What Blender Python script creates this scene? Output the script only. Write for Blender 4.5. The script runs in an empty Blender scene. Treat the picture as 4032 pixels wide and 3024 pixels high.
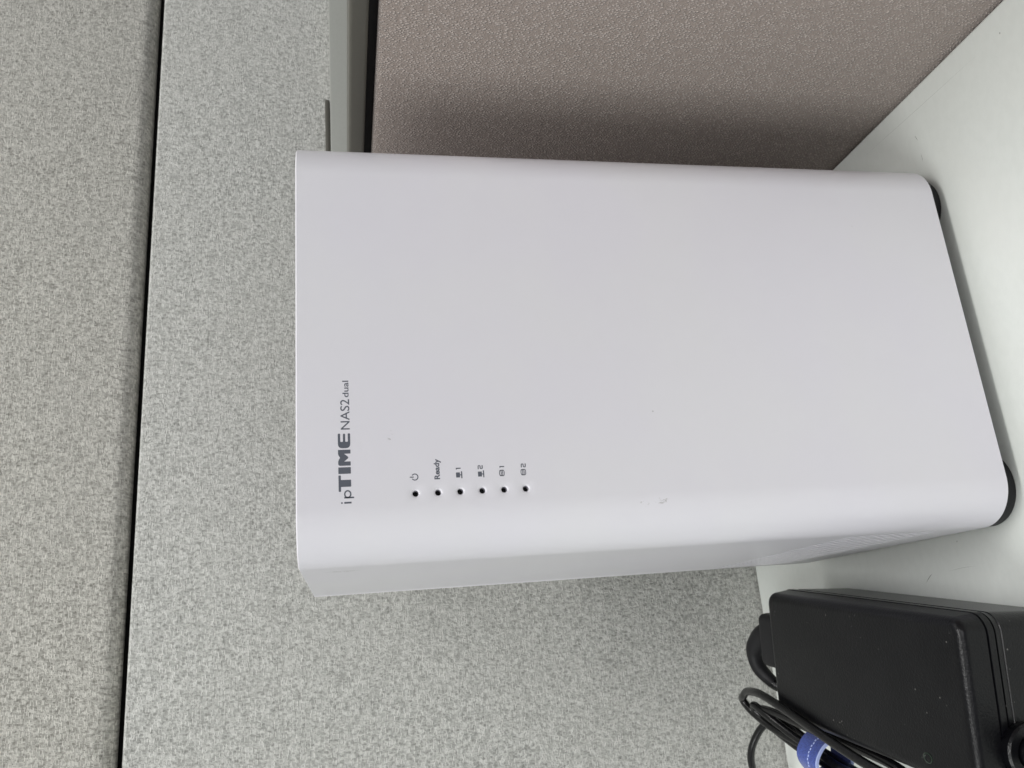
import bpy, bmesh, math, random
from mathutils import Vector, Matrix
from mathutils.geometry import tessellate_polygon
random.seed(7)
S = bpy.context.scene
COL = S.collection

# ------------------------------------------------------------------ camera
CAM = (-0.01798, -0.17481, 0.16716); YAW, PITCH, ROLL = 0.3079, 0.20417, -0.01914
fw = Vector((math.sin(YAW)*math.cos(PITCH), math.cos(YAW)*math.cos(PITCH), -math.sin(PITCH)))
rt = Vector((math.cos(YAW), -math.sin(YAW), 0)); up = rt.cross(fw)
rt, up = math.cos(ROLL)*rt + math.sin(ROLL)*up, -math.sin(ROLL)*rt + math.cos(ROLL)*up
cd = bpy.data.cameras.new('camera'); cam = bpy.data.objects.new('camera', cd); COL.objects.link(cam)
X, Y, Z = -up, rt, -fw                      # the phone was held sideways: world up points to the picture's left
cam.matrix_world = Matrix(((X.x, Y.x, Z.x, CAM[0]), (X.y, Y.y, Z.y, CAM[1]), (X.z, Y.z, Z.z, CAM[2]), (0, 0, 0, 1)))
cd.sensor_width = 36; cd.lens = 36*3242.68/4032; cd.clip_start = 0.01; cd.clip_end = 50
cd.dof.use_dof = True; cd.dof.focus_distance = 0.192; cd.dof.aperture_fstop = 60
S.camera = cam
S.render.resolution_x, S.render.resolution_y = 1024, 768

# ------------------------------------------------------------------ light: office ceiling fixtures and room bounce
wd = bpy.data.worlds.new('World'); S.world = wd; wd.use_nodes = True
bg = wd.node_tree.nodes['Background']; bg.inputs[0].default_value = (0.965, 0.985, 1.0, 1); bg.inputs[1].default_value = 0.25
def area(name, loc, aim, sx, sy, power, col):
    l = bpy.data.lights.new(name, 'AREA'); l.shape = 'RECTANGLE'; l.size = sx; l.size_y = sy; l.energy = power; l.color = col
    o = bpy.data.objects.new(name, l); COL.objects.link(o); o.location = loc
    o.rotation_euler = (Vector(aim)-Vector(loc)).to_track_quat('-Z', 'Y').to_euler(); return o
area('ceiling_tube_light', (0.15, -0.70, 1.75), (0.15, -0.03, 0.0), 1.2, 0.16, 17, (1.0, 0.99, 0.975))
area('ceiling_light_far', (0.2, -2.6, 1.75), (0.05, 0.05, 0.05), 1.8, 0.9, 19, (1.0, 0.985, 0.99))
area('ceiling_light_right', (1.55, 0.10, 1.75), (0.0, 0.1, 0.0), 0.35, 0.35, 11, (1.0, 0.98, 0.94))
area('ceiling_light_left', (-1.35, -0.72, 1.55), (0.05, 0.05, 0.05), 0.85, 0.85, 21, (0.98, 1.0, 0.98))
S.view_settings.view_transform = 'Standard'; S.view_settings.look = 'None'; S.view_settings.exposure = 0; S.view_settings.gamma = 1
S.view_settings.use_curve_mapping = False

# ------------------------------------------------------------------ helpers
def tag(o, label=None, cat=None, kind=None, group=None):
    if label: o['label'] = label
    if cat: o['category'] = cat
    if kind: o['kind'] = kind
    if group: o['group'] = group
    return o
def empty(name, loc, label, cat):
    o = bpy.data.objects.new(name, None); COL.objects.link(o); o.location = loc; o.empty_display_size = 0.01
    return tag(o, label, cat)
def link(name, bm, mat, parent=None, smooth=None):
    bmesh.ops.recalc_face_normals(bm, faces=bm.faces[:])
    me = bpy.data.meshes.new(name); bm.to_mesh(me); bm.free()
    return link_me(name, me, mat, parent, smooth)
def link_me(name, me, mat, parent=None, smooth=None):
    o = bpy.data.objects.new(name, me); COL.objects.link(o)
    if mat: me.materials.append(mat)
    if smooth is not None:
        for p in me.polygons: p.use_smooth = True
        me.set_sharp_from_angle(angle=math.radians(smooth))
    if parent:
        o.parent = parent
        o.matrix_parent_inverse = Matrix.Translation(parent_world(parent)).inverted()
    return o
def parent_world(p):
    v = Vector((0, 0, 0))
    while p:
        v = v + p.location; p = p.parent
    return v
def box(bm, x0, x1, y0, y1, z0, z1, bev=0, seg=3):
    r = bmesh.ops.create_cube(bm, size=1)
    for v in r['verts']:
        v.co = Vector(((x0+x1)/2+v.co.x*(x1-x0), (y0+y1)/2+v.co.y*(y1-y0), (z0+z1)/2+v.co.z*(z1-z0)))
    if bev:
        es = {e for v in r['verts'] for e in v.link_edges}
        bmesh.ops.bevel(bm, geom=list(es), offset=bev, segments=seg, affect='EDGES', profile=0.5)
def catmull(pts, n=10):
    P = [Vector(p) for p in pts]; P = [P[0]*2-P[1]] + P + [P[-1]*2-P[-2]]; out = []
    for i in range(1, len(P)-2):
        a, b, c, d = P[i-1:i+3]
        for k in range(n):
            t = k/n
            out.append(0.5*((2*b)+(c-a)*t+(2*a-5*b+4*c-d)*t*t+(3*b-a-3*c+d)*t**3))
    out.append(P[-2]); return out
def tube(bm, pts, rad, n=16, cap=True, ell=1.0):
    m = len(pts); T = []
    for i in range(m):
        T.append((pts[min(i+1, m-1)]-pts[max(i-1, 0)]).normalized())
    nrm = T[0].orthogonal().normalized(); rings = []
    for i in range(m):
        nrm = (nrm - T[i]*nrm.dot(T[i])).normalized(); b = T[i].cross(nrm)
        r = rad(i/(m-1)) if callable(rad) else rad
        rings.append([bm.verts.new(pts[i]+(nrm*math.cos(2*math.pi*k/n)+b*math.sin(2*math.pi*k/n)*ell)*r) for k in range(n)])
    for i in range(m-1):
        for k in range(n):
            bm.faces.new((rings[i][k], rings[i][(k+1) % n], rings[i+1][(k+1) % n], rings[i+1][k]))
    if cap:
        bm.faces.new(rings[0][::-1]); bm.faces.new(rings[-1])
def lathe(bm, prof, n, place):
    rings = [[bm.verts.new(place(r*math.cos(2*math.pi*k/n), r*math.sin(2*math.pi*k/n), h)) for k in range(n)] for r, h in prof]
    for i in range(len(rings)-1):
        for k in range(n):
            bm.faces.new((rings[i][k], rings[i][(k+1) % n], rings[i+1][(k+1) % n], rings[i+1][k]))
    bm.faces.new(rings[0]); bm.faces.new(rings[-1])

# ------------------------------------------------------------------ materials
class NT:
    def __init__(s, name):
        s.m = bpy.data.materials.new(name); s.m.use_nodes = True; s.t = s.m.node_tree; s.b = s.t.nodes['Principled BSDF']
        s.co = s.n('ShaderNodeTexCoord').outputs['Object']
    def n(s, typ, **kw):
        x = s.t.nodes.new(typ)
        for k, v in kw.items(): setattr(x, k, v)
        return x
    def set(s, sock, v):
        if hasattr(v, 'is_linked') or isinstance(v, bpy.types.NodeSocket): s.t.links.new(v, sock)
        else: sock.default_value = v
    def math(s, op, a, b=0.0, c=0.0, clamp=False):
        x = s.n('ShaderNodeMath', operation=op, use_clamp=clamp)
        s.set(x.inputs[0], a); s.set(x.inputs[1], b); s.set(x.inputs[2], c); return x.outputs[0]
    def scale(s, sx, sy, sz, rot=(0, 0, 0), loc=(0, 0, 0)):
        x = s.n('ShaderNodeMapping'); s.set(x.inputs[0], s.co)
        x.inputs['Scale'].default_value = (sx, sy, sz); x.inputs['Rotation'].default_value = rot; x.inputs['Location'].default_value = loc; return x.outputs[0]
    def noise(s, vec, sc=1.0, det=2.0, rough=0.5, dist=0.0):
        x = s.n('ShaderNodeTexNoise'); s.set(x.inputs['Vector'], vec); x.inputs['Scale'].default_value = sc
        x.inputs['Detail'].default_value = det; x.inputs['Roughness'].default_value = rough; x.inputs['Distortion'].default_value = dist
        return x.outputs['Fac']
    def vor(s, vec, sc=1.0, feat='F1', rnd=1.0):
        x = s.n('ShaderNodeTexVoronoi', feature=feat); s.set(x.inputs['Vector'], vec); x.inputs['Scale'].default_value = sc
        x.inputs['Randomness'].default_value = rnd; return x.outputs['Distance']
    def ramp(s, f, a, b, lo=0.0, hi=1.0):
        x = s.n('ShaderNodeMapRange', interpolation_type='SMOOTHSTEP'); s.set(x.inputs[0], f)
        x.inputs[1].default_value = a; x.inputs[2].default_value = b; x.inputs[3].default_value = lo; x.inputs[4].default_value = hi; return x.outputs[0]
    def mix(s, f, a, b):
        x = s.n('ShaderNodeMix', data_type='RGBA'); s.set(x.inputs[0], f)
        s.set(x.inputs[6], a if not isinstance(a, tuple) else (*a, 1)); s.set(x.inputs[7], b if not isinstance(b, tuple) else (*b, 1)); return x.outputs[2]
    def bump(s, h, dist, strength=1.0):
        x = s.n('ShaderNodeBump'); s.set(x.inputs['Height'], h); x.inputs['Distance'].default_value = dist; x.inputs['Strength'].default_value = strength
        s.t.links.new(x.outputs[0], s.b.inputs['Normal'])
    def P(s, **kw):
        for k, v in kw.items():
            k = k.replace('_', ' ')
            if isinstance(v, tuple): v = (*v, 1)
            s.set(s.b.inputs[k], v)
        return s.m

def weave(t, ax, az, lx, lz, wx, wz):
    """random floats of a crepe weave: yarn segments lx long and wz thick along ax, lz long and wx thick along az"""
    sp = t.n('ShaderNodeSeparateXYZ'); t.set(sp.inputs[0], t.co); x, z = sp.outputs[ax], sp.outputs[az]
    wob = t.math('MULTIPLY', t.math('SUBTRACT', t.noise(t.scale(300, 300, 300), 1, 1), 0.5), 0.0007)
    x = t.math('ADD', x, wob); z = t.math('SUBTRACT', z, wob)
    def rnd(a, b):
        c = t.n('ShaderNodeCombineXYZ'); t.set(c.inputs[0], a); t.set(c.inputs[1], b)
        w = t.n('ShaderNodeTexWhiteNoise', noise_dimensions='2D'); t.set(w.inputs['Vector'], c.outputs[0]); return w.outputs['Value']
    def seg(a, b, la, wb, k):
        r = t.math('DIVIDE', b, wb); row = t.math('FLOOR', r); fr = t.math('SUBTRACT', r, row)
        u = t.math('ADD', t.math('DIVIDE', a, la), t.math('MULTIPLY', rnd(row, k), 13.0)); cell = t.math('FLOOR', u); fu = t.math('SUBTRACT', u, cell)
        prof = t.math('MULTIPLY', t.math('MULTIPLY', fr, t.math('SUBTRACT', 1.0, fr)), 4.0)
        ends = t.math('MINIMUM', t.math('MULTIPLY', t.math('MULTIPLY', fu, t.math('SUBTRACT', 1.0, fu)), 7.0), 1.0)
        return t.math('MULTIPLY', t.math('MULTIPLY', t.math('ADD', t.math('MULTIPLY', prof, 0.7), 0.3), ends), rnd(row, cell))
    return seg(x, z, lx, wz, 3.0), seg(z, x, lz, wx, 8.0)
def mat_fabric_grey(name, lo, hi):
    t = NT(name)
    a, b = weave(t, 0, 2, 0.0020, 0.0013, 0.00046, 0.00044)
    yarn = t.math('MAXIMUM', a, t.math('MULTIPLY', b, 0.7))
    pits = t.vor(t.scale(700, 560, 470, rot=(0, -0.45, 0)), 1, 'F1', 0.9)
    pit = t.ramp(t.math('ADD', pits, t.math('MULTIPLY', t.math('SUBTRACT', t.noise(t.scale(900, 900, 600), 1, 2), 0.5), 0.5)), 0.02, 0.50, 0.0, 1.0)
    blot = t.noise(t.scale(620, 260, 360, rot=(0, -0.4, 0)), 1, 3, 0.65)
    h = t.math('ADD', t.math('ADD', t.math('MULTIPLY', yarn, 0.58), t.math('MULTIPLY', t.ramp(blot, 0.3, 0.7), 0.26)), 0.22)
    h = t.math('MULTIPLY', h, t.math('ADD', t.math('MULTIPLY', pit, 0.45), 0.55))
    big = t.noise(t.scale(14, 14, 14), 1, 2)
    c = t.mix(t.math('MULTIPLY', t.math('SUBTRACT', h, 0.08), 1.3, clamp=True), lo, hi)
    c = t.mix(t.ramp(big, 0.3, 0.7, 0.0, 0.35), c, t.mix(0.5, c, (0.46, 0.45, 0.42)))
    t.bump(h, 0.0005, 0.8)
    return t.P(Base_Color=c, Roughness=0.92, Sheen_Weight=0.15, Specular_IOR_Level=0.15)
def mat_fabric_brown():
    t = NT('brown_crepe_fabric')
    v = t.vor(t.scale(1450, 1450, 1200, rot=(0.6, 0, 0)), 1, 'F1', 0.6)
    bead = t.ramp(v, 0.62, 0.12)
    a, b = weave(t, 1, 2, 0.0011, 0.0008, 0.0004, 0.0004)
    blot = t.noise(t.scale(420, 420, 420), 1, 3, 0.65)
    h = t.math('ADD', t.math('MULTIPLY', bead, 0.66), t.math('MULTIPLY', t.ramp(blot, 0.3, 0.7), 0.14))
    h = t.math('ADD', h, t.math('MULTIPLY', t.math('MAXIMUM', a, b), 0.2))
    c = t.mix(t.ramp(h, 0.1, 0.9), (0.31, 0.258, 0.232), (0.63, 0.545, 0.505))
    t.bump(h, 0.0007, 0.9)
    return t.P(Base_Color=c, Roughness=0.9, Sheen_Weight=0.2, Specular_IOR_Level=0.15)
def mat_desk():
    t = NT('pale_grey_laminate')
    sp = t.noise(t.scale(260, 420, 260), 1, 3, 0.65)
    sm = t.noise(t.scale(18, 30, 18), 1, 3)
    spk = t.vor(t.scale(75, 110, 75), 1)
    dots = t.math('MULTIPLY', t.ramp(spk, 0.032, 0.015), t.ramp(t.noise(t.scale(9, 9, 9), 1, 1), 0.42, 0.55))
    c = t.mix(t.ramp(sp, 0.35, 0.65), (0.70, 0.728, 0.695), (0.72, 0.748, 0.715))
    c = t.mix(t.ramp(sm, 0.45, 0.75, 0, 0.5), c, (0.685, 0.70, 0.665))
    c = t.mix(t.math('MULTIPLY', dots, 0.75), c, (0.22, 0.23, 0.21))
    fine = t.noise(t.scale(2600, 2600, 2600), 1, 2)
    t.bump(fine, 0.00004, 0.5)
    return t.P(Base_Color=c, Roughness=t.ramp(sm, 0.3, 0.7, 0.34, 0.44), Specular_IOR_Level=0.45)
def ellipse(t, ctr, rad):
    x = t.n('ShaderNodeVectorMath', operation='SUBTRACT'); t.set(x.inputs[0], t.co); x.inputs[1].default_value = ctr
    y = t.n('ShaderNodeVectorMath', operation='DIVIDE'); t.set(y.inputs[0], x.outputs[0]); y.inputs[1].default_value = rad
    z = t.n('ShaderNodeVectorMath', operation='LENGTH'); t.set(z.inputs[0], y.outputs[0])
    return t.ramp(z.outputs['Value'], 1.0, 0.35)
def mat_white():
    t = NT('white_moulded_plastic')
    fine = t.noise(t.scale(3500, 3500, 3500), 1, 2)
    cloud = t.noise(t.scale(22, 22, 30), 1, 2)
    c = t.mix(t.ramp(cloud, 0.35, 0.65), (0.664, 0.651, 0.705), (0.670, 0.661, 0.702))
    gr = t.noise(t.scale(1300, 1300, 700), 1, 3, 0.7)
    for ctr, rad, lo in (((0.0093, 0, 0.101), (0.0012, 0.01, 0.0014), 0.56), ((0.0095, 0, 0.0968), (0.0010, 0.01, 0.0022), 0.54),
                         ((0, 0.0191, 0.1676), (0.01, 0.0022, 0.0048), 0.46), ((0.026, 0, 0.157), (0.002, 0.01, 0.0008), 0.55)):
        m = t.math('MULTIPLY', ellipse(t, ctr, rad), t.ramp(gr, lo, lo+0.12))
        c = t.mix(t.math('MULTIPLY', m, 0.75), c, (0.27, 0.26, 0.25))
    spk = t.vor(t.scale(60, 60, 60, loc=(2, 3, 1)), 1)
    dots = t.math('MULTIPLY', t.ramp(spk, 0.016, 0.006), t.ramp(t.noise(t.scale(25, 25, 25), 1, 1), 0.5, 0.6))
    c = t.mix(t.math('MULTIPLY', dots, 0.55), c, (0.25, 0.24, 0.24))
    t.bump(fine, 0.00003, 0.6)
    return t.P(Base_Color=c, Roughness=0.30, Specular_IOR_Level=0.5, Subsurface_Weight=0.0)
def mat_black(name, col, rough, grain, gs=2600, dust=True, spec=0.3):
    t = NT(name)
    g = t.noise(t.scale(gs, gs, gs), 1, 2)
    c = col
    if dust:
        v = t.vor(t.scale(420, 420, 420), 1); n2 = t.noise(t.scale(60, 60, 60), 1, 2)
        d = t.math('MULTIPLY', t.ramp(v, 0.12, 0.05), t.ramp(n2, 0.47, 0.6))
        film = t.ramp(t.noise(t.scale(90, 90, 90), 1, 3), 0.4, 0.8, 0, 0.006)
        c = t.mix(film, col, (0.30, 0.30, 0.30)); c = t.mix(t.math('MULTIPLY', d, 0.4), c, (0.42, 0.41, 0.39))
    t.bump(g, grain, 1.0)
    return t.P(Base_Color=c, Roughness=rough, Specular_IOR_Level=spec)
def mat_simple(name, col, rough, metal=0.0, ns=900, amp=0.06):
    t = NT(name); f = t.noise(t.scale(ns, ns, ns), 1, 3)
    c = t.mix(f, tuple(max(0, x*(1-amp)) for x in col), tuple(min(1, x*(1+amp)) for x in col))
    return t.P(Base_Color=c, Roughness=rough, Metallic=metal)
def mat_strap():
    t = NT('blue_hook_and_loop_tape')
    f = t.noise(t.scale(2600, 900, 2600), 1, 3, 0.7)
    c = t.mix(t.ramp(f, 0.3, 0.7), (0.013, 0.033, 0.20), (0.038, 0.08, 0.39)); t.bump(f, 0.0002, 0.8)
    return t.P(Base_Color=c, Roughness=0.85, Sheen_Weight=0.4)
FAB = mat_fabric_grey('grey_woven_fabric', (0.135, 0.137, 0.125), (0.66, 0.66, 0.63))
FAB2 = mat_fabric_grey('warm_grey_woven_fabric', (0.115, 0.11, 0.094), (0.665, 0.65, 0.60))
BRN, DESK, WHT = mat_fabric_brown(), mat_desk(), mat_white()
BLK = mat_black('black_grained_plastic', (0.0022, 0.0023, 0.0034), 0.30, 0.00007, 2100, True, 0.28)
RUB = mat_black('black_rubber', (0.009, 0.009, 0.0105), 0.5, 0.00004, 2600, False)
CBL = mat_black('black_cable_sheath', (0.004, 0.004, 0.0045), 0.27, 0.00001, 1800, False, 0.42)
DARK = mat_simple('dark_recess', (0.012, 0.012, 0.012), 0.8)
INK = mat_simple('slate_grey_ink', (0.085, 0.093, 0.118), 0.5, ns=4000)
TRIM = mat_simple('grey_painted_metal', (0.29, 0.295, 0.272), 0.42)
TRIM2 = mat_simple('dark_grey_metal', (0.085, 0.081, 0.068), 0.45)
BLUE = mat_strap()
STITCH = mat_simple('pale_blue_thread', (0.38, 0.45, 0.75), 0.8)
LENS = mat_simple('dark_green_lens', (0.008, 0.018, 0.011), 0.12)

# ------------------------------------------------------------------ setting
XS, YB, ZS = 0.12874, 0.15063, 0.24413
bm = bmesh.new(); box(bm, -0.75, XS-0.0005, -0.65, YB-0.0006, -0.025, 0.0, 0.0012, 3)
desk = tag(link('desk', bm, DESK, None, 30), 'pale grey laminate desk top with fine scratches', None, 'structure')
def scratch(pts, w, mat):
    bm = bmesh.new()
    P = catmull([(x, y, 0.00003) for x, y in pts], 8)
    a = []; m = len(P)
    for i, p in enumerate(P):
        d = (P[min(i+1, m-1)]-P[max(i-1, 0)]).normalized(); s = Vector((-d.y, d.x, 0))*w*math.sin(math.pi*min(0.97, max(0.03, i/(m-1))))
        a.append((bm.verts.new(p+s), bm.verts.new(p-s)))
    for i in range(m-1): bm.faces.new((a[i][0], a[i+1][0], a[i+1][1], a[i][1]))
    return link('scratch', bm, mat, desk)
SCR = mat_simple('scratch_dirt', (0.25, 0.26, 0.24), 0.7)
SCR2 = mat_simple('faint_scratch', (0.5, 0.52, 0.49), 0.6)
scratch([(-0.0091, 0.0426), (-0.0101, 0.0443), (-0.0115, 0.0462)], 0.00011, SCR)
scratch([(-0.0091, 0.0356), (-0.0087, 0.0299), (-0.0087, 0.0248)], 0.00006, SCR2)
scratch([(0.1205, -0.02), (0.1212, 0.004), (0.1222, 0.03)], 0.00006, SCR2)
scratch([(0.1145, 0.0073), (0.1136, 0.0071), (0.1124, 0.0067)], 0.00008, SCR)
scratch([(0.1080, 0.0068), (0.1066, 0.0068), (0.1054, 0.0069)], 0.00006, SCR)
scratch([(-0.0013, 0.0294), (-0.0017, 0.0298)], 0.00012, SCR)

part = empty('back_partition', (0.1, YB+0.02, 0), 'pale grey woven fabric office partition behind the white box', 'partition')
def pad(name, x0, x1, z0, z1, bev, mat, par):
    bm = bmesh.new(); box(bm, x0, x1, YB, YB+0.014, z0, z1, bev, 5); return link(name, bm, mat, par, 40)
pad('fabric_panel', -0.9, 0.9, ZS+0.0020, 0.62, 0.0055, FAB2, part)
pad('fabric_panel', -0.9, 0.9, -0.03, ZS-0.0014, 0.0012, FAB, part)
bm = bmesh.new(); box(bm, -0.9, 0.9, YB+0.0145, YB+0.035, -0.03, 0.62); link('backing_frame', bm, DARK, part)
# grey service rail on the far bay of the partition, seen over the low side screen
rail = empty('partition_rail', (0.4, YB, 0.1), 'grey painted metal rail running along the woven partition above the brown screen', 'rail')
bm = bmesh.new(); box(bm, XS+0.030, 0.9, YB-0.0065, YB-0.0004, 0.10, 0.1698, 0.0007, 2); link('rail_body', bm, TRIM, rail, 40)
bm = bmesh.new(); box(bm, XS+0.045, 0.2190, YB-0.0055, YB-0.0003, 0.1699, 0.1721, 0.0008, 2); link('slot_shadow_strip', bm, TRIM2, rail, 40)  # solid dark strip standing in for the shadowed slot between rail and fabric

side = empty('side_screen', (XS+0.012, 0, 0), 'low brown crepe fabric desk screen with grey metal top cap', 'screen')
def sbox(name, x0, x1, z0, z1, bev, mat, y0=-0.65):
    bm = bmesh.new(); box(bm, x0, x1, y0, YB-0.008, z0, z1, bev, 4); return link(name, bm, mat, side, 40)
sbox('fabric_panel', XS, XS+0.012, -0.03, 0.1566, 0.0016, BRN)
sbox('core', XS+0.0121, XS+0.026, -0.03, 0.1588, 0, DARK)
sbox('groove_strip', XS+0.004, XS+0.012, 0.1567, 0.1590, 0.0, DARK)
sbox('top_cap', XS-0.0002, XS+0.0262, 0.15905, 0.1637, 0.0009, TRIM2)

# ------------------------------------------------------------------ white storage box
W, H, D, HF, R = 0.102, 0.17661, 0.098, 0.006, 0.0112
nas = empty('network_storage_box', (W/2, D/2, 0), 'upright white plastic network storage box with grey lettering on black feet', 'storage box')
HOLES = [(0.01355, 0.15210-0.00482*i) for i in range(6)]
bm = bmesh.new()
def hole_cell(P, u0, u1, v0, v1, cu, cv, rad, depth, chamf, n=16, inner=True):
    """a rectangular cell of wall with a round hole; P(u, v, d) gives the point at depth d behind the face"""
    k = n//4; ring = []; outer = []
    for i in range(n):
        a = 2*math.pi*i/n + math.pi/4; c, s = math.cos(a), math.sin(a)
        m = max(abs(c), abs(s)); sx, sy = c/m, s/m
        outer.append(bm.verts.new(P(cu+(sx*(u1-cu) if sx > 0 else sx*(cu-u0)), cv+(sy*(v1-cv) if sy > 0 else sy*(cv-v0)), 0)))
    def rg(r, d): return [bm.verts.new(P(cu+r*math.cos(2*math.pi*i/n+math.pi/4), cv+r*math.sin(2*math.pi*i/n+math.pi/4), d)) for i in range(n)]
    rings = [outer]
    if chamf: rings += [rg(rad+chamf*1.6, 0), rg(rad+chamf*0.7, chamf*0.25), rg(rad, chamf)]
    else: rings += [rg(rad, 0)]
    rings.append(rg(rad, depth))
    for A, B in zip(rings, rings[1:]):
        for i in range(n):
            f = bm.faces.new((A[i], A[(i+1) % n], B[(i+1) % n], B[i]))
            face_to(f, Vector(P(cu, cv, -0.003 if B is not rings[-1] else depth*0.5))-f.calc_center_median())
def face_to(f, d):
    f.normal_update()
    if f.normal.dot(d) < 0: f.normal_flip()
def quad(P, u0, u1, v0, v1):
    f = bm.faces.new([bm.verts.new(P(u, v, 0)) for u, v in ((u0, v0), (u1, v0), (u1, v1), (u0, v1))])
    face_to(f, Vector(P(0, 0, -1))-Vector(P(0, 0, 0)))
FP = lambda u, v, d: (u, d, v)
# front: flat part between the rounded corners
ca, cb = 0.01145, 0.01565
zt, zb = HOLES[0][1]+0.00241, HOLES[-1][1]-0.00241
quad(FP, R, ca, HF, H); quad(FP, cb, W-R, HF, H); quad(FP, ca, cb, zt, H); quad(FP, ca, cb, HF, zb)
for x, z in HOLES: hole_cell(FP, ca, cb, z-0.00241, z+0.00241, x, z, 0.00066, 0.0022, 0.00026, 24)
# left side: vent grid
LP = lambda u, v, d: (d, u, v)
vy0, vz0, pit, NC, NR = 0.0125, 0.0180, 0.00292, 27, 9
vy1, vz1 = vy0+NC*pit, vz0+NR*pit
quad(LP, R, vy0, HF, H); quad(LP, vy1, D, HF, H); quad(LP, vy0, vy1, vz1, H); quad(LP, vy0, vy1, HF, vz0)
for i in range(NC):
    for j in range(NR):
        a, b = vy0+i*pit, vz0+j*pit
        hole_cell(LP, a, a+pit, b, b+pit, a+pit/2, b+pit/2, 0.00100, 0.0016, 0, 12)
# right side, corner arcs, back corners square
quad(lambda u, v, d: (W-d, u, v), R, D, HF, H)
NSEG = 28
for cx, a0 in ((R, math.pi), (W-R, 1.5*math.pi)):
    pr = None
    for i in range(NSEG+1):
        a = a0+0.5*math.pi*i/NSEG; x, y = cx+R*math.cos(a), R+R*math.sin(a)
        cur = (bm.verts.new((x, y, HF)), bm.verts.new((x, y, H)))
        if pr: face_to(bm.faces.new((pr[0], cur[0], cur[1], pr[1])), Vector((x-cx, y-R, 0)))
        pr = cur
bmesh.ops.remove_doubles(bm, verts=bm.verts[:], dist=1e-6)
# rim lips: thin top and bottom turned edges
outl = [(0, D)]+[(R-R*math.cos(math.pi/2*i/NSEG), R-R*math.sin(math.pi/2*i/NSEG)) for i in range(NSEG+1)] + \
       [(W-R+R*math.sin(math.pi/2*i/NSEG), R-R*math.cos(math.pi/2*i/NSEG)) for i in range(NSEG+1)]+[(W, D)]
def inset(o, d):
    out = []
    for x, y in o:
        cx = min(max(x, R), W-R); cy = max(y, R); v = Vector((x-cx, y-cy))
        L = v.length; v = v*((L-d)/L) if L > 1e-9 else v
        out.append((cx+v.x, cy+v.y if y > -1 else y))
    return out
def strip(A, za, B, zb_):
    va = [bm.verts.new((x, y, za)) for x, y in A]; vb = [bm.verts.new((x, y, zb_)) for x, y in B]
    for i in range(len(A)-1):
        f = bm.faces.new((va[i], va[i+1], vb[i+1], vb[i])); c = f.calc_center_median()
        o = Vector((c.x-min(max(c.x, R), W-R), min(c.y-R, 0), 0)).normalized()*(-1 if A is B else 1)
        face_to(f, o*0.6+Vector((0, 0, (1 if za > 0.1 else -1)*(0 if A is B else 1))))
i1, i2 = inset(outl, 0.0004), inset(outl, 0.0018)
strip(outl, H, i1, H+0.00028); strip(i1, H+0.00028, i2, H+0.00028); strip(i2, H+0.00028, i2, H-0.003)
strip(outl, HF, i1, HF-0.0003); strip(i1, HF-0.0003, i2, HF-0.0003); strip(i2, HF-0.0003, i2, HF+0.004)
bmesh.ops.remove_doubles(bm, verts=bm.verts[:], dist=1e-6)
# normals must face outwards on an open shell: orient by hand
me = bpy.data.meshes.new('shell'); bm.to_mesh(me); bm.free()
shell = link_me('shell', me, WHT, nas, 35)
def plate(name, z0, z1, ins, mat):
    bm = bmesh.new(); o = inset(outl, ins); o = [(x, min(y, D-ins)) for x, y in o]
    a = [bm.verts.new((x, y, z0)) for x, y in o]; b = [bm.verts.new((x, y, z1)) for x, y in o]
    bm.faces.new(a[::-1]); bm.faces.new(b)
    for i in range(len(o)): bm.faces.new((a[i], a[(i+1) % len(o)], b[(i+1) % len(o)], b[i]))
    return link(name, bm, mat, nas, 30)
plate('top_panel', H-0.0028, H-0.0004, 0.0019, WHT)
plate('base_plate', HF+0.0004, HF+0.003, 0.0019, mat_simple('grey_base_plastic', (0.25, 0.25, 0.25), 0.5))
bm = bmesh.new(); box(bm, 0.0004, W-0.0004, D-0.0012, D+0.0004, HF, H, 0.0003, 2); link('rear_panel', bm, WHT, nas, 30)
bm = bmesh.new(); box(bm, 0.0045, W-0.0045, 0.0045, D-0.003, HF+0.004, H-0.004); link('inner_cage', bm, DARK, nas)
for x, z in HOLES:
    bm = bmesh.new(); lathe(bm, [(0.00064, 0), (0.00064, 0.0006)], 16, lambda a, b, h, x=x, z=z: (x+a, 0.0019+h, z+b))
    link('indicator_light', bm, DARK, nas)
fme = None
for x, y in ((0.0105, 0.0137), (W-0.0105, 0.0137), (0.0105, D-0.0137), (W-0.0105, D-0.0137)):
    if fme is None:
        bm = bmesh.new(); lathe(bm, [(0.0086, 0), (0.0097, 0.0003), (0.0100, 0.0010), (0.0100, HF+0.0002), (0.0096, HF+0.00039)], 48, lambda a, b, h: (a, b, h))
        bmesh.ops.recalc_face_normals(bm, faces=bm.faces[:]); fme = bpy.data.meshes.new('foot'); bm.to_mesh(fme); bm.free(); fme.materials.append(RUB)
        for p in fme.polygons: p.use_smooth = True
        fme.set_sharp_from_angle(angle=math.radians(30))
    o = bpy.data.objects.new('foot', fme); COL.objects.link(o); o.parent = nas
    o.location = Vector((x, y, 0))-nas.location

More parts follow.
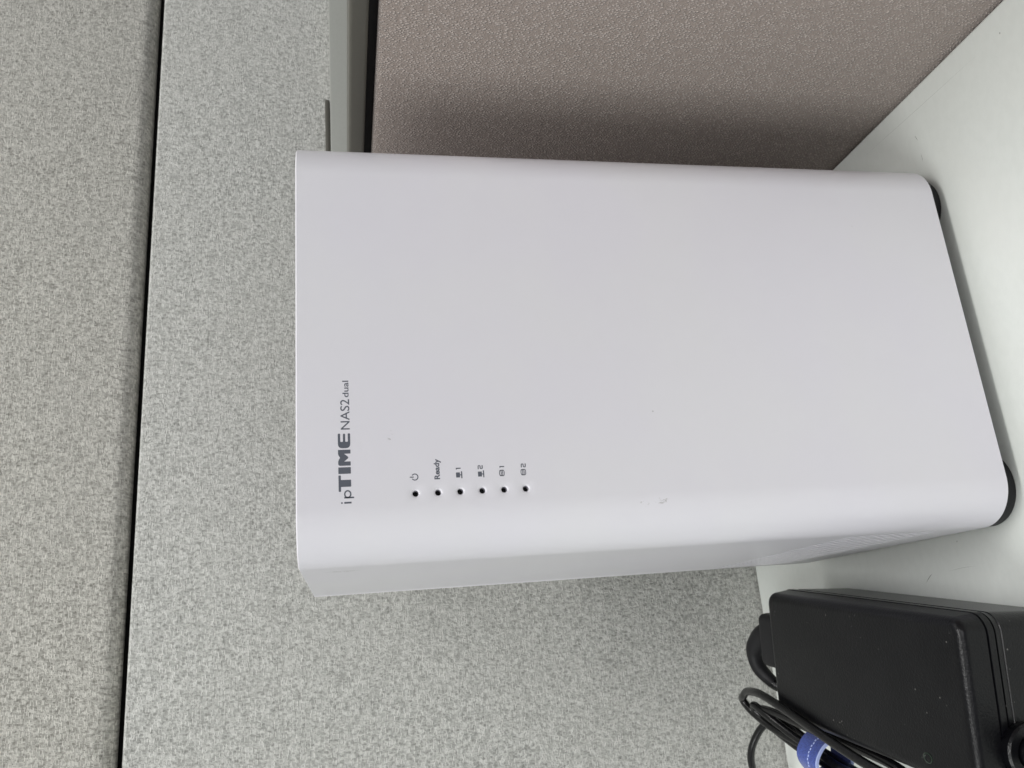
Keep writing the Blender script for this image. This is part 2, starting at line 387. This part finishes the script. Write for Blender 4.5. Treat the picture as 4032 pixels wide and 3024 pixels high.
# --- printed lettering (millimetres on the front face: x from the left edge, z above the line's base)
def outline_poly(bm, pts, ox, oz, y0=-0.000012, th=0.00001):
    vs = [bm.verts.new((ox+x*0.001, y0, oz+z*0.001)) for x, z in pts]; 
    for t in tessellate_polygon([[Vector((x, z, 0)) for x, z in pts]]): bm.faces.new([vs[i] for i in t])
def rpoly(pts, rad, n=4):
    """round the corners of a polygon; rad is one value or one per corner"""
    out = []; m = len(pts)
    for i in range(m):
        r = rad[i] if isinstance(rad, (list, tuple)) else rad
        p = Vector(pts[i]); a = Vector(pts[i-1])-p; b = Vector(pts[(i+1) % m])-p
        r = min(r, a.length*0.48, b.length*0.48)
        if r < 1e-4: out.append(tuple(p)); continue
        s, e = p+a.normalized()*r, p+b.normalized()*r
        for k in range(n+1):
            t = k/n; q = s*(1-t)**2+p*2*t*(1-t)+e*t*t; out.append((q.x, q.y))
    return out
def stroke(bm, pts, w, ox, oz, closed=False):
    P = [Vector(p) for p in pts]; m = len(P); L = []
    for i in range(m):
        if closed: d = (P[(i+1) % m]-P[i-1]).normalized()
        else: d = (P[min(i+1, m-1)]-P[max(i-1, 0)]).normalized()
        s = Vector((-d.y, d.x))*w/2; L.append((P[i]+s, P[i]-s))
    vv = [[bm.verts.new((ox+q.x*0.001, -0.000012, oz+q.y*0.001)) for q in pr] for pr in L]
    for i in range(m if closed else m-1):
        j = (i+1) % m; bm.faces.new((vv[i][0], vv[j][0], vv[j][1], vv[i][1]))
def arc(cx, cz, rx, rz, a0, a1, n=20):
    return [(cx+rx*math.cos(math.radians(a0+(a1-a0)*i/n)), cz+rz*math.sin(math.radians(a0+(a1-a0)*i/n))) for i in range(n+1)]
def fin(name, bm):
    for f in bm.faces:
        f.normal_update()
        if f.normal.y > 0: f.normal_flip()
    me = bpy.data.meshes.new(name); bm.to_mesh(me); bm.free(); return link_me(name, me, INK, nas)
ZB = 0.16555
bm = bmesh.new()
outline_poly(bm, rpoly([(12.05, 0), (12.43, 0), (12.43, 1.5), (12.05, 1.5)], 0.05), 0, ZB)            # i
outline_poly(bm, arc(12.24, 1.98, 0.2, 0.18, 0, 342, 19), 0, ZB)
stroke(bm, arc(14.05, 0.75, 0.72, 0.62, 0, 342, 19), 0.3, 0, ZB, True)                                # p
outline_poly(bm, [(13.15, -0.55), (13.48, -0.55), (13.48, 1.48), (13.15, 1.48)], 0, ZB)
outline_poly(bm, rpoly([(14.6, 2.6), (14.6, 2.1), (15.62, 2.1), (15.62, 0), (17.1, 0), (17.1, 2.1), (18.1, 2.1), (18.1, 2.6)], [.12, .12, .05, .12, .12, .05, .12, .12]), 0, ZB)   # T
outline_poly(bm, rpoly([(18.4, 0), (19.82, 0), (19.82, 2.6), (18.4, 2.6)], 0.12), 0, ZB)              # I
outline_poly(bm, rpoly([(20.15, 0), (21.05, 0), (21.05, 1.35), (21.75, 0.5), (22.05, 0.5), (22.75, 1.35), (22.75, 0), (23.62, 0), (23.62, 2.6),
                        (22.55, 2.6), (21.9, 2.2), (21.25, 2.6), (20.15, 2.6)], [.1, .1, .03, .2, .2, .03, .1, .1, .12, .4, .05, .4, .5]), 0, ZB)        # M
outline_poly(bm, rpoly([(27.2, 0), (27.2, 0.5), (25.35, 0.5), (25.35, 1.05), (27.15, 1.05), (27.15, 1.52), (25.35, 1.52), (25.35, 2.1), (27.2, 2.1), (27.2, 2.6),
                        (23.95, 2.6), (23.95, 0)], [.2, .2, .2, .2, .2, .2, .2, .2, .2, .2, 1.0, 1.0]), 0, ZB)                                            # E
fin('logo_lettering', bm)
def text(name, body, x0, x1, zbase, cap, wt=0.0):
    """one printed word from the built-in font, stretched to start at x0 and end at x1 with capitals cap tall (mm)"""
    cu = bpy.data.curves.new('t', 'FONT'); cu.body = body; cu.resolution_u = 5; cu.offset = wt
    o = bpy.data.objects.new('t', cu); COL.objects.link(o)
    dg = bpy.context.evaluated_depsgraph_get(); me = bpy.data.meshes.new_from_object(o.evaluated_get(dg))
    bpy.data.objects.remove(o)
    xs = [v.co.x for v in me.vertices]; a, b = min(xs), max(xs)
    ch = 0.729                                    # cap height of the built-in font at size 1
    for v in me.vertices:
        v.co = Vector(((x0+(v.co.x-a)/(b-a)*(x1-x0))*0.001, -0.000012, zbase+v.co.y/ch*cap*0.001))
    me.name = name
    return link_me(name, me, INK, nas)
text('model_lettering', 'NAS2', 28.05, 34.85, ZB+0.00006, 2.0, 0.004)
text('model_lettering', 'dual', 35.3, 39.1, ZB+0.00016, 1.36, 0.012)
# power symbol
x, z = 17.1, HOLES[0][1]
bm = bmesh.new(); stroke(bm, arc(x, 0.03, 0.66, 0.66, 122, 418, 30), 0.22, 0, z); stroke(bm, [(x, 0.28), (x, 1.1)], 0.24, 0, z); fin('power_symbol', bm)
text('status_lettering', 'Ready', 16.4, 20.9, HOLES[1][1]-0.00049, 1.18, 0.03)
for k in (2, 3):
    z = HOLES[k][1]; bm = bmesh.new()
    outline_poly(bm, rpoly([(16.6, -0.1), (17.72, -0.1), (17.72, 0.77), (16.6, 0.77)], 0.08), 0, z)
    outline_poly(bm, [(17.05, -0.36), (17.27, -0.36), (17.27, -0.09), (17.05, -0.09)], 0, z)
    outline_poly(bm, [(16.4, -0.6), (17.95, -0.6), (17.95, -0.35), (16.4, -0.35)], 0, z); fin('screen_symbol', bm)
for k in (4, 5):
    z = HOLES[k][1]; bm = bmesh.new()
    stroke(bm, arc(17.2, 0.62, 0.6, 0.2, 0, 345, 23), 0.17, 0, z, True)
    for dz in (0.2, -0.14): stroke(bm, [(16.58, dz+0.34)]+arc(17.2, dz+0.12, 0.62, 0.22, 180, 360, 16)+[(17.82, dz+0.34)], 0.17, 0, z)
    stroke(bm, [(16.58, 0.6), (16.58, 0.0)], 0.13, 0, z); stroke(bm, [(17.82, 0.6), (17.82, 0.0)], 0.13, 0, z); fin('disk_symbol', bm)
for k in range(2, 6):
    z = HOLES[k][1]; bm = bmesh.new()
    if k % 2 == 0:
        stroke(bm, [(18.62, -0.32), (18.62, 0.72)], 0.24, 0, z); stroke(bm, [(18.38, 0.6), (18.6, 0.68)], 0.17, 0, z)
    else:
        stroke(bm, rpoly([(18.3, 0.64), (19.02, 0.64), (19.02, 0.22), (18.36, 0.18), (18.36, -0.26), (19.08, -0.26)], 0.14, 4)[3:-3] , 0.21, 0, z)
        stroke(bm, [(18.26, 0.64), (18.6, 0.64)], 0.21, 0, z); stroke(bm, [(18.6, -0.26), (19.12, -0.26)], 0.21, 0, z)
    fin('numeral', bm)

# ------------------------------------------------------------------ black power adapter
B0 = Vector((-0.0218, -0.0011, 0)); U = Vector((0.1347, 0.9909, 0)).normalized(); V = Vector((-U.y, U.x, 0))
def BP(u, w, z): return B0+U*u+V*w+Vector((0, 0, z))
LB, WB, HB = 0.0885, 0.0377, 0.0302
adp = empty('power_adapter', tuple(BP(LB/2, WB/2, 0)), 'black grained plastic power adapter brick lying on the desk beside the white box', 'power adapter')
def brick(name, levels, mat, rc=0.0034, nseg=8):
    bm = bmesh.new(); rings = []
    for z, g in levels:                       # g: how far the wall stands out from the top face's outline
        r = max(rc+g, 0.0008); pts = []
        for cu_, cw, a0 in ((0, 0, 180), (LB, 0, 270), (LB, WB, 0), (0, WB, 90)):
            ccu = rc if cu_ == 0 else LB-rc; ccw = rc if cw == 0 else WB-rc
            for i in range(nseg+1):
                a = math.radians(a0+90*i/nseg); pts.append(BP(ccu+r*math.cos(a), ccw+r*math.sin(a), z))
        rings.append([bm.verts.new(p) for p in pts])
    for A, Bq in zip(rings, rings[1:]):
        n = len(A)
        for i in range(n): bm.faces.new((A[i], A[(i+1) % n], Bq[(i+1) % n], Bq[i]))
    bm.faces.new(rings[0][::-1]); bm.faces.new(rings[-1])
    return link(name, bm, mat, adp, 25)
fil = lambda z0, g0, r, s: [(z0-s*r*(1-math.sin(a)), g0-r*(1-math.cos(a))) for a in [math.pi/2*i/7 for i in range(8)]]
brick('upper_case', [(0.0237, 0.0008), (0.0238, 0.0011)]+fil(HB, 0.0006, 0.0025, 1), BLK)
brick('seam_band', [(0.02165, 0.0005), (0.0218, 0.0013), (0.0234, 0.0013), (0.02355, 0.0005)], BLK)
brick('lower_case', fil(0.0006, 0.0002, 0.0015, -1)[::-1]+[(0.0196, 0.0011), (0.01975, 0.0009), (0.0213, 0.0012), (0.0215, 0.0006)], BLK)
for u, w in ((0.012, 0.008), (0.012, 0.030), (0.077, 0.008), (0.077, 0.030)):
    bm = bmesh.new(); lathe(bm, [(0.0028, 0), (0.0030, 0.0007)], 16, lambda a, b, h, u=u, w=w: BP(u+a, w+b, h)); link('foot', bm, RUB, adp, 30)
bm = bmesh.new(); lathe(bm, [(0.0014, HB-0.0005), (0.0014, HB+0.0001), (0.0011, HB+0.0002), (0.0009, HB-0.0001)], 20, lambda a, b, h: BP(0.0163+a*1.2, 0.0348-0.0012+b*0.9, h))
link('indicator_light', bm, LENS, adp, 30)
# cable boot on the near end
rz, rw = 0.0185, 0.0288
bm = bmesh.new()
lathe(bm, [(0.0052, -0.001), (0.0060, 0.0004), (0.0062, 0.0026), (0.0058, 0.0031), (0.0040, 0.0032), (0.0038, 0.0018), (0.0036, 0.0018), (0.0033, 0.006), (0.0026, 0.016), (0.0022, 0.022)], 40,
      lambda a, b, h: BP(-0.0008-h, rw+a, rz+b))
link('cable_boot', bm, BLK, adp, 35)
# captive output cable: leaves the boot, turns round outside the frame and ends in the tied coil
CR = 0.00135
S1 = [(-0.0446, 0.1197, 0.0285), (-0.0430, 0.1158, 0.0298), (-0.0413, 0.1104, 0.0305), (-0.0417, 0.0983, 0.0318), (-0.0457, 0.0827, 0.0320), (-0.0498, 0.0689, 0.0319), (-0.0540, 0.0567, 0.0312), (-0.0577, 0.0455, 0.0300), (-0.0610, 0.0360, 0.028), (-0.070, 0.022, 0.022)]
S2 = [(-0.0446, 0.1197, 0.0285), (-0.0484, 0.1171, 0.027), (-0.0529, 0.1094, 0.025), (-0.0565, 0.0987, 0.023), (-0.0599, 0.089, 0.021), (-0.0640, 0.0790, 0.019), (-0.070, 0.062, 0.017), (-0.080, 0.045, 0.013)]
be = BP(-0.0225, rw, rz)
main = [tuple(be+U*0.004), tuple(be-U*0.004), (-0.061, -0.040, 0.012), (-0.075, -0.045, 0.004), (-0.092, -0.03, 0.0025), (-0.098, 0.0, 0.003), (-0.088, 0.015, 0.012)] + S1[::-1] + S2[1:]
bm = bmesh.new(); tube(bm, catmull(main, 10), CR, 14); link('cable', bm, CBL, adp, 60)
for P in ([(-0.076, 0.048, 0.0150), (-0.0680, 0.064, 0.0180), (-0.0640, 0.0790, 0.0190), (-0.0606, 0.0930, 0.0212), (-0.0560, 0.1045, 0.0230), (-0.0515, 0.1120, 0.0250), (-0.0478, 0.1148, 0.0268), (-0.0462, 0.1120, 0.0280), (-0.0490, 0.1050, 0.0275), (-0.0545, 0.0960, 0.0245), (-0.0592, 0.0880, 0.0212), (-0.0625, 0.0780, 0.0205), (-0.0655, 0.066, 0.0190), (-0.073, 0.05, 0.0165)],
          [(-0.077, 0.050, 0.0120), (-0.0695, 0.064, 0.0150), (-0.0660, 0.0780, 0.0170), (-0.0628, 0.0920, 0.0180), (-0.0580, 0.1030, 0.0195), (-0.0530, 0.1090, 0.0215), (-0.0500, 0.1085, 0.0235), (-0.0510, 0.1030, 0.0230), (-0.0560, 0.0950, 0.0205), (-0.0600, 0.0870, 0.0185), (-0.0630, 0.0770, 0.0175), (-0.067, 0.064, 0.0160), (-0.074, 0.05, 0.0135)]):
    bm = bmesh.new(); tube(bm, catmull(P, 10), CR, 14); link('cable', bm, CBL, adp, 60)
bm = bmesh.new(); tube(bm, catmull([(-0.0472, 0.1080, 0.0272), (-0.0480, 0.1010, 0.0266), (-0.0497, 0.0910, 0.0262), (-0.0512, 0.0827, 0.0260), (-0.0529, 0.0694, 0.0262), (-0.0551, 0.0537, 0.0260), (-0.0572, 0.0428, 0.0255), (-0.0610, 0.0350, 0.024), (-0.072, 0.022, 0.018)], 10), CR, 14); link('cable', bm, CBL, adp, 60)
# free loop that stands up behind the coil
bm = bmesh.new(); tube(bm, catmull([(-0.0560, 0.1060, 0.0165), (-0.0530, 0.1130, 0.0172), (-0.0522, 0.1185, 0.0190), (-0.0545, 0.1230, 0.0207), (-0.0577, 0.1265, 0.022), (-0.0626, 0.1303, 0.023), (-0.0683, 0.1343, 0.022), (-0.0757, 0.139, 0.018), (-0.088, 0.138, 0.010), (-0.098, 0.125, 0.004), (-0.102, 0.105, 0.003)], 10), 0.00135, 14)
link('cable', bm, CBL, adp, 60)

# ------------------------------------------------------------------ blue strap round the coil
axd = (Vector((-0.0640, 0.0800, 0.0190))-Vector((-0.0606, 0.0940, 0.0195))).normalized(); sc = Vector((-0.0602, 0.0858, 0.0203))
n1 = axd.cross(Vector((0, 0, 1))).normalized(); n2 = n1.cross(axd)
strap = empty('cable_tie', tuple(sc), 'blue hook and loop strap with pale stitching round the black cable coil', 'cable tie')
def band(name, s0, s1, r0, r1, mat, a0=0, a1=360, n=48):
    bm = bmesh.new(); pr = None; loops = []
    for i in range(n+1 if a1-a0 < 360 else n):
        a = math.radians(a0+(a1-a0)*i/n); dr = 0.00012*math.sin(5*a)
        dv = n1*math.cos(a)+n2*math.sin(a)
        loops.append([bm.verts.new(sc+axd*s+dv*(r+dr)) for s, r in ((s0, r0), (s0, r1-0.00015), (s0+0.00015, r1), (s1-0.00015, r1), (s1, r1-0.00015), (s1, r0))])
    m = len(loops); cl = a1-a0 >= 360
    for i in range(m if cl else m-1):
        A, Bq = loops[i], loops[(i+1) % m]
        for k in range(6): bm.faces.new((A[k], A[(k+1) % 6], Bq[(k+1) % 6], Bq[k]))
    return link(name, bm, mat, strap, 40)
band('strap_band', -0.0042, 0.0062, 0.0058, 0.0066, BLUE)
band('edge_binding', 0.0061, 0.0065, 0.0057, 0.00675, STITCH)
for i in range(40):
    a = 9*i
    band('stitch', 0.0018+0.0002*(i % 2), 0.0022+0.0002*(i % 2), 0.0065, 0.00682, STITCH, a, a+6, 3)

# ------------------------------------------------------------------ mains cord plugged into the far end of the adapter
cord = empty('mains_power_lead', tuple(BP(LB+0.01, WB*0.45, 0)), 'thick black mains cord plugged into the rear of the black adapter', 'power lead')
bm = bmesh.new()
def pbox(bm, u0, u1, w0, w1, z0, z1, bev):
    r = bmesh.ops.create_cube(bm, size=1)
    for v in r['verts']: v.co = BP((u0+u1)/2+v.co.x*(u1-u0), (w0+w1)/2+v.co.y*(w1-w0), (z0+z1)/2+v.co.z*(z1-z0))
    bmesh.ops.bevel(bm, geom=list({e for v in r['verts'] for e in v.link_edges}), offset=bev, segments=4, affect='EDGES', profile=0.5)
pbox(bm, LB+0.0016, LB+0.021, 0.0085, 0.0265, 0.008, 0.0240, 0.0025); link('plug', bm, RUB, cord, 40)
q = BP(LB+0.016, 0.0165, 0.0165)
pts = catmull([q, BP(LB+0.0235, 0.0165, 0.0190), (-0.0262, 0.1180, 0.0202), (-0.0298, 0.1208, 0.0203), (-0.0350, 0.1212, 0.0192), (-0.0400, 0.1180, 0.0165)], 8)
bm = bmesh.new(); tube(bm, pts, lambda t: 0.0047-0.0025*t, 18); link('strain_relief', bm, RUB, cord, 60)
pts = catmull([(-0.0350, 0.1212, 0.0192), (-0.0400, 0.1180, 0.0165), (-0.0440, 0.1120, 0.0110), (-0.0480, 0.1040, 0.0060), (-0.054, 0.09, 0.0035), (-0.062, 0.06, 0.0030), (-0.075, 0.03, 0.0030), (-0.11, 0.0, 0.0030), (-0.2, -0.02, 0.0030)], 10)
bm = bmesh.new(); tube(bm, pts, 0.0021, 16); link('cable', bm, CBL, cord, 60)
